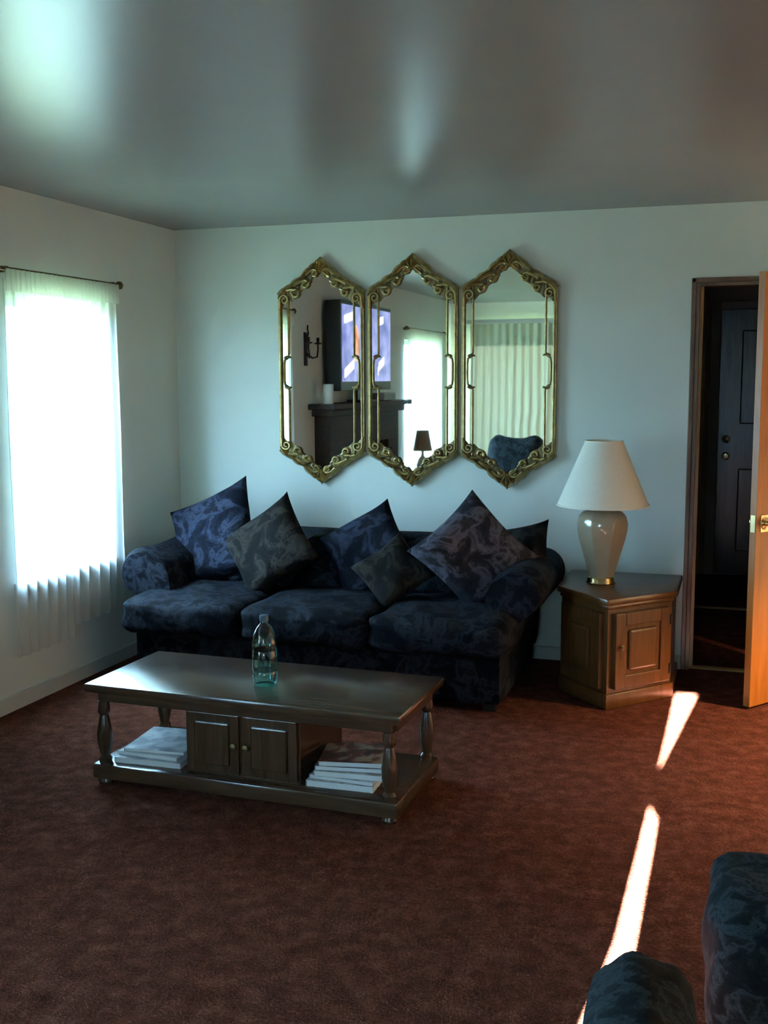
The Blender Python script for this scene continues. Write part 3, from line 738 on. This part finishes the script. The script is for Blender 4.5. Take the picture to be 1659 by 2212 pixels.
# table lamp on it
lp = thing('table_lamp', 'ceramic jar table lamp with a white cone shade on the oak end table', 'lamp', (2.608, -0.47, EZ + 0.0005))
bm = bmesh.new(); lathe(bm, [(0.0, 0), (0.072, 0), (0.075, 0.006), (0.070, 0.014), (0.068, 0.030), (0.062, 0.036), (0.0, 0.036)], 32, caps=False); obj('lamp_base', bm, 'brass', lp, smooth=True)
prof = [(0.066, 0.036), (0.072, 0.06), (0.086, 0.11), (0.104, 0.17), (0.122, 0.23), (0.132, 0.275), (0.134, 0.31), (0.126, 0.34), (0.106, 0.362), (0.070, 0.376), (0.040, 0.380), (0.034, 0.392)]
bm = bmesh.new(); lathe(bm, prof, 8, phase=PI / 8 + 0.12)
es = [e for e in bm.edges if abs(math.atan2(e.verts[0].co.y, e.verts[0].co.x) - math.atan2(e.verts[1].co.y, e.verts[1].co.x)) < 0.02]
bmesh.ops.bevel(bm, geom=es, offset=0.006, segments=2, affect='EDGES', profile=0.5)
obj('lamp_body', bm, 'ceramic', lp, smooth=True, ang=0.5)
bm = bmesh.new(); tube(bm, [(0, 0, 0.39), (0, 0, 0.44)], 0.012, 12); tube(bm, [(0, 0, 0.44), (0, 0, 0.47)], 0.018, 12); obj('socket', bm, 'brass', lp, smooth=True)
bm = bmesh.new(); lathe(bm, [(0.012, 0.47), (0.02, 0.50), (0.03, 0.53), (0.028, 0.555), (0.012, 0.575), (0.0, 0.578)], 16, caps=False); obj('bulb', bm, 'candle_wax', lp, smooth=True)
bm = bmesh.new()
so = [(0.226, 0.395), (0.0915, 0.715)]; si = [(0.0895, 0.715), (0.224, 0.395)]
lathe(bm, so + si + [so[0]], 48, caps=False)
bmesh.ops.remove_doubles(bm, verts=bm.verts[:], dist=1e-5)
sh = obj('lamp_shade', bm, 'shade_fabric', lp, smooth=True)
for r, zz in ((0.226, 0.397), (0.091, 0.713)):
    bm = bmesh.new(); lathe(bm, [(r - 0.003, zz - 0.004), (r + 0.003, zz - 0.004), (r + 0.003, zz + 0.004), (r - 0.003, zz + 0.004), (r - 0.003, zz - 0.004)], 48, caps=False); obj('shade_rim', bm, 'shade_fabric', sh, smooth=True)
bm = bmesh.new()
tube(bm, [(0.02, 0, 0.45), (0.055, 0, 0.52), (0.055, 0, 0.62), (0.0, 0, 0.70)], 0.002, 6); tube(bm, [(-0.02, 0, 0.45), (-0.055, 0, 0.52), (-0.055, 0, 0.62), (0.0, 0, 0.70)], 0.002, 6)
tube(bm, [(-0.09, 0, 0.705), (0.09, 0, 0.705)], 0.002, 6); obj('harp', bm, 'brass', lp, smooth=True)

# ------------------------------------------------------------------ armchair and ottoman at the near right
def armchair(name, label, loc, rz, back_h, wavy, aw=0.165, w=0.86, mat='chair_fabric', z_arm=0.58):
    """faces local +y"""
    root = thing(name, label, 'armchair', loc, rz)
    def ad(nm, bm): return obj(nm, bm, mat, root, smooth=True)
    hw = w / 2
    bm = bmesh.new(); cushion(bm, (-hw + 0.03, -0.40, 0.04), (hw - 0.03, 0.36, 0.30), 0.03, 0.008, 8); ad('base', bm)
    bm = bmesh.new(); cushion(bm, (-hw + aw + 0.004, -0.24, 0.28), (hw - aw - 0.004, 0.40, 0.455), 0.06, 0.03, 12, 0.005, 3); ad('seat_cushion', bm)
    bm = bmesh.new(); cushion(bm, (-hw + 0.04, -0.46, 0.20), (hw - 0.04, -0.22, back_h), 0.09, 0.03, 14, 0.004, 4)
    for v in bm.verts:
        v.co.y -= max(0, v.co.z - 0.45) * 0.15
        if wavy and v.co.z > 0.5: v.co.z += 0.035 * math.cos(v.co.x / hw * PI * 1.0 + PI) * (v.co.z - 0.5) / (back_h - 0.5)
    ad('backrest', bm)
    for s in (-1, 1):
        x0, x1 = sorted((s * hw, s * (hw - aw)))
        bm = bmesh.new(); cushion(bm, (x0, -0.40, 0.06), (x1, 0.37, z_arm), 0.075, 0.012, 12, 0.004, 6 + s)
        ad('arm', bm)
    for x in (-hw + 0.08, hw - 0.08):
        for y in (-0.36, 0.32): boxo('foot', (x - 0.025, y - 0.025, 0), (x + 0.025, y + 0.025, 0.05), 'dark_iron', root)
    return root
armchair('armchair', 'dark teal upholstered armchair beside the strip of sunlight', (3.464, -4.475, 0), 0.02, 0.84, False, aw=0.175, z_arm=0.595)
ot = thing('ottoman', 'dark teal upholstered ottoman in front of the armchair', 'ottoman', (3.513, -3.47, 0), 0.05)
bm = bmesh.new(); cushion(bm, (-0.270, -0.175, 0.05), (0.270, 0.175, 0.25), 0.03, 0.008, 8); obj('base', bm, 'chair_fabric', ot, smooth=True)
bm = bmesh.new(); cushion(bm, (-0.295, -0.20, 0.10), (0.295, 0.20, 0.43), 0.05, 0.020, 14, 0.005, 9); obj('cushion', bm, 'chair_fabric', ot, smooth=True)
for x in (-0.24, 0.24):
    for y in (-0.15, 0.15): boxo('foot', (x - 0.022, y - 0.022, 0), (x + 0.022, y + 0.022, 0.06), 'dark_iron', ot)

# ------------------------------------------------------------------ what the mirrors show: fireplace side of the room
fp = thing('fireplace', 'dark wood fireplace surround with a wide mantel shelf', 'fireplace', (0.0, -3.20, 0))
boxo('mantel_shelf', (0.0, -1.06, 1.315), (0.235, 1.06, 1.36), 'mantel_wood', fp, 0.006)
boxo('cornice', (0.0, -0.98, 1.26), (0.19, 0.98, 1.315), 'mantel_wood', fp, 0.006)
boxo('frieze', (0.0, -0.92, 1.00), (0.14, 0.92, 1.26), 'mantel_wood', fp, 0.004)
for s in (-1, 1):
    y0, y1 = sorted((s * 0.92, s * 0.60))
    p = boxo('pilaster', (0.0, y0, 0.0), (0.14, y1, 1.00), 'mantel_wood', fp, 0.004)
    boxo('pilaster_panel', (0.14, y0 + 0.06, 0.14), (0.152, y1 - 0.06, 0.92), 'mantel_wood', p, 0.004)
    boxo('plinth', (0.0, y0 - 0.015, 0), (0.165, y1 + 0.015, 0.11), 'mantel_wood', p, 0.004)
boxo('firebox', (0.0, -0.60, 0.0), (0.03, 0.60, 1.00), 'firebox_black', fp)
tv = thing('television', 'black television showing a bright picture above the mantel shelf', 'television', (0.0, -3.13, 1.3605))
boxo('case', (0.03, -0.675, 0.10), (0.165, 0.675, 0.83), 'black_plastic', tv, 0.006)
boxo('screen', (0.165, -0.645, 0.175), (0.170, 0.645, 0.80), 'tv_screen', tv, loc=(0, 0, 0))
boxo('stand', (0.05, -0.22, 0.0), (0.20, 0.22, 0.018), 'black_plastic', tv, 0.004); boxo('stand_neck', (0.08, -0.08, 0.018), (0.13, 0.08, 0.11), 'black_plastic', tv)
sb = thing('cable_box', 'grey cable box on the mantel shelf under the television', 'electronics', (0.13, -3.62, 1.3605))
boxo('case', (-0.08, -0.18, 0.006), (0.08, 0.18, 0.07), 'grey_plastic', sb, 0.004); boxo('front_panel', (0.08, -0.17, 0.012), (0.083, 0.17, 0.064), 'black_plastic', sb)
for y in (-0.15, 0.15): boxo('foot', (-0.05, y - 0.01, 0), (0.05, y + 0.01, 0.007), 'black_plastic', sb)
cd = thing('pillar_candle', 'white pillar candle on the end of the mantel shelf', 'candle', (0.13, -2.26, 1.3605))
bm = bmesh.new(); lathe(bm, [(0.0, 0), (0.040, 0), (0.042, 0.004), (0.042, 0.15), (0.038, 0.156), (0.0, 0.150)], 24, caps=False); obj('wax', bm, 'candle_wax', cd, smooth=True)
bm = bmesh.new(); tube(bm, [(0, 0, 0.150), (0.002, 0, 0.166)], 0.0015, 6); obj('wick', bm, 'dark_iron', cd)
sn = thing('wall_sconce', 'dark iron scrolled sconce on the wall beside the television', 'sconce', (0.0, -2.10, 1.66))
boxo('back_plate', (0.0, -0.03, 0.0), (0.012, 0.03, 0.26), 'dark_iron', sn, 0.005)
for s in (-1, 1):
    bm = bmesh.new(); tube(bm, [(0.012, 0, 0.10), (0.05, s * 0.03, 0.06), (0.07, s * 0.08, 0.07), (0.07, s * 0.10, 0.13), (0.07, s * 0.10, 0.17)], 0.007, 8); a = obj('arm', bm, 'dark_iron', sn, smooth=True)
    bm = bmesh.new(); lathe(bm, [(0.0, 0.165), (0.03, 0.17), (0.032, 0.18), (0.012, 0.182), (0.012, 0.22), (0.0, 0.22)], 14, (0.07, s * 0.10, 0), caps=False); obj('cup', bm, 'dark_iron', a, smooth=True)
bm = bmesh.new(); tube(bm, [(0.012, 0, 0.20), (0.03, 0, 0.25), (0.03, 0.02, 0.29), (0.025, 0, 0.31)], 0.007, 8); obj('finial', bm, 'dark_iron', sn, smooth=True)

# accent table with a small lamp beside the second window
at_ = thing('accent_table', 'small round dark wood pedestal table beside the fireplace', 'table', (0.285, -4.46, 0))
bm = bmesh.new(); lathe(bm, [(0.0, 0.56), (0.160, 0.56), (0.168, 0.57), (0.165, 0.58), (0.0, 0.58)], 32, caps=False); obj('table_top', bm, 'mantel_wood', at_, smooth=True)
bm = bmesh.new(); lathe(bm, [(0.0, 0.08), (0.03, 0.08), (0.035, 0.12), (0.02, 0.16), (0.024, 0.30), (0.03, 0.42), (0.018, 0.50), (0.05, 0.56), (0.0, 0.56)], 20, caps=False); obj('pedestal', bm, 'mantel_wood', at_, smooth=True)
for k in range(3):
    a = k * 2 * PI / 3
    bm = bmesh.new(); tube(bm, [(0.02 * math.cos(a), 0.02 * math.sin(a), 0.13), (0.08 * math.cos(a), 0.08 * math.sin(a), 0.07), (0.15 * math.cos(a), 0.15 * math.sin(a), 0.014)], [0.016, 0.015, 0.012], 8); obj('leg', bm, 'mantel_wood', at_, smooth=True)
al = thing('accent_lamp', 'small white lamp with a beige shade in front of the far sheer curtain', 'lamp', (0.285, -4.46, 0.5805))
bm = bmesh.new(); lathe(bm, [(0.0, 0), (0.05, 0), (0.05, 0.01), (0.03, 0.02), (0.055, 0.08), (0.06, 0.13), (0.04, 0.19), (0.015, 0.22), (0.012, 0.28), (0.0, 0.28)], 24, caps=False); obj('lamp_body', bm, 'candle_wax', al, smooth=True)
bm = bmesh.new(); lathe(bm, [(0.095, 0.27), (0.060, 0.47), (0.058, 0.47), (0.093, 0.27), (0.095, 0.27)], 28, caps=False); obj('lamp_shade', bm, 'small_shade', al, smooth=True)
bm = bmesh.new(); tube(bm, [(-0.058, 0, 0.465), (0.058, 0, 0.465)], 0.002, 6); tube(bm, [(0, 0, 0.28), (0, 0, 0.465)], 0.003, 6); obj('harp', bm, 'brass', al)
armchair('armchair', 'dark armchair with a wavy topped back before the pale drapes', (0.97, -5.15, 0), 0.1, 0.93, True, 0.12, 0.64, z_arm=0.60)

# warm floor lamp at the right side of the room
fl = thing('floor_lamp', 'brass floor lamp with a lit shade by the wall near the open wooden door', 'lamp', (4.86, -1.15, 0))
bm = bmesh.new(); lathe(bm, [(0.0, 0), (0.14, 0), (0.145, 0.01), (0.13, 0.022), (0.03, 0.035), (0.012, 0.06), (0.0, 0.06)], 32, caps=False); obj('base', bm, 'brass', fl, smooth=True)
bm = bmesh.new(); tube(bm, [(0, 0, 0.05), (0, 0, 1.42)], 0.012, 12); obj('pole', bm, 'brass', fl, smooth=True)
bm = bmesh.new(); lathe(bm, [(0.215, 1.30), (0.13, 1.60), (0.128, 1.60), (0.213, 1.30), (0.215, 1.30)], 40, caps=False); obj('lamp_shade', bm, 'lit_shade', fl, smooth=True)
bm = bmesh.new(); lathe(bm, [(0.0, 1.42), (0.014, 1.42), (0.022, 1.45), (0.032, 1.48), (0.030, 1.51), (0.014, 1.53), (0.0, 1.532)], 16, caps=False); obj('bulb', bm, 'bulb', fl, smooth=True)
bm = bmesh.new(); tube(bm, [(-0.128, 0, 1.595), (0.128, 0, 1.595)], 0.003, 6); tube(bm, [(0.012, 0, 1.42), (0.05, 0, 1.48), (0.04, 0, 1.56), (0, 0, 1.595)], 0.002, 6); obj('harp', bm, 'brass', fl)
bl = bpy.data.lights.new('floor_lamp_light_offscreen', 'POINT'); bl.energy = 480; bl.color = (1.0, 0.60, 0.30); bl.shadow_soft_size = 0.04
blo = bpy.data.objects.new('floor_lamp_light_offscreen', bl); COL.objects.link(blo); blo.parent = fl; blo.location = (0, 0, 1.435)
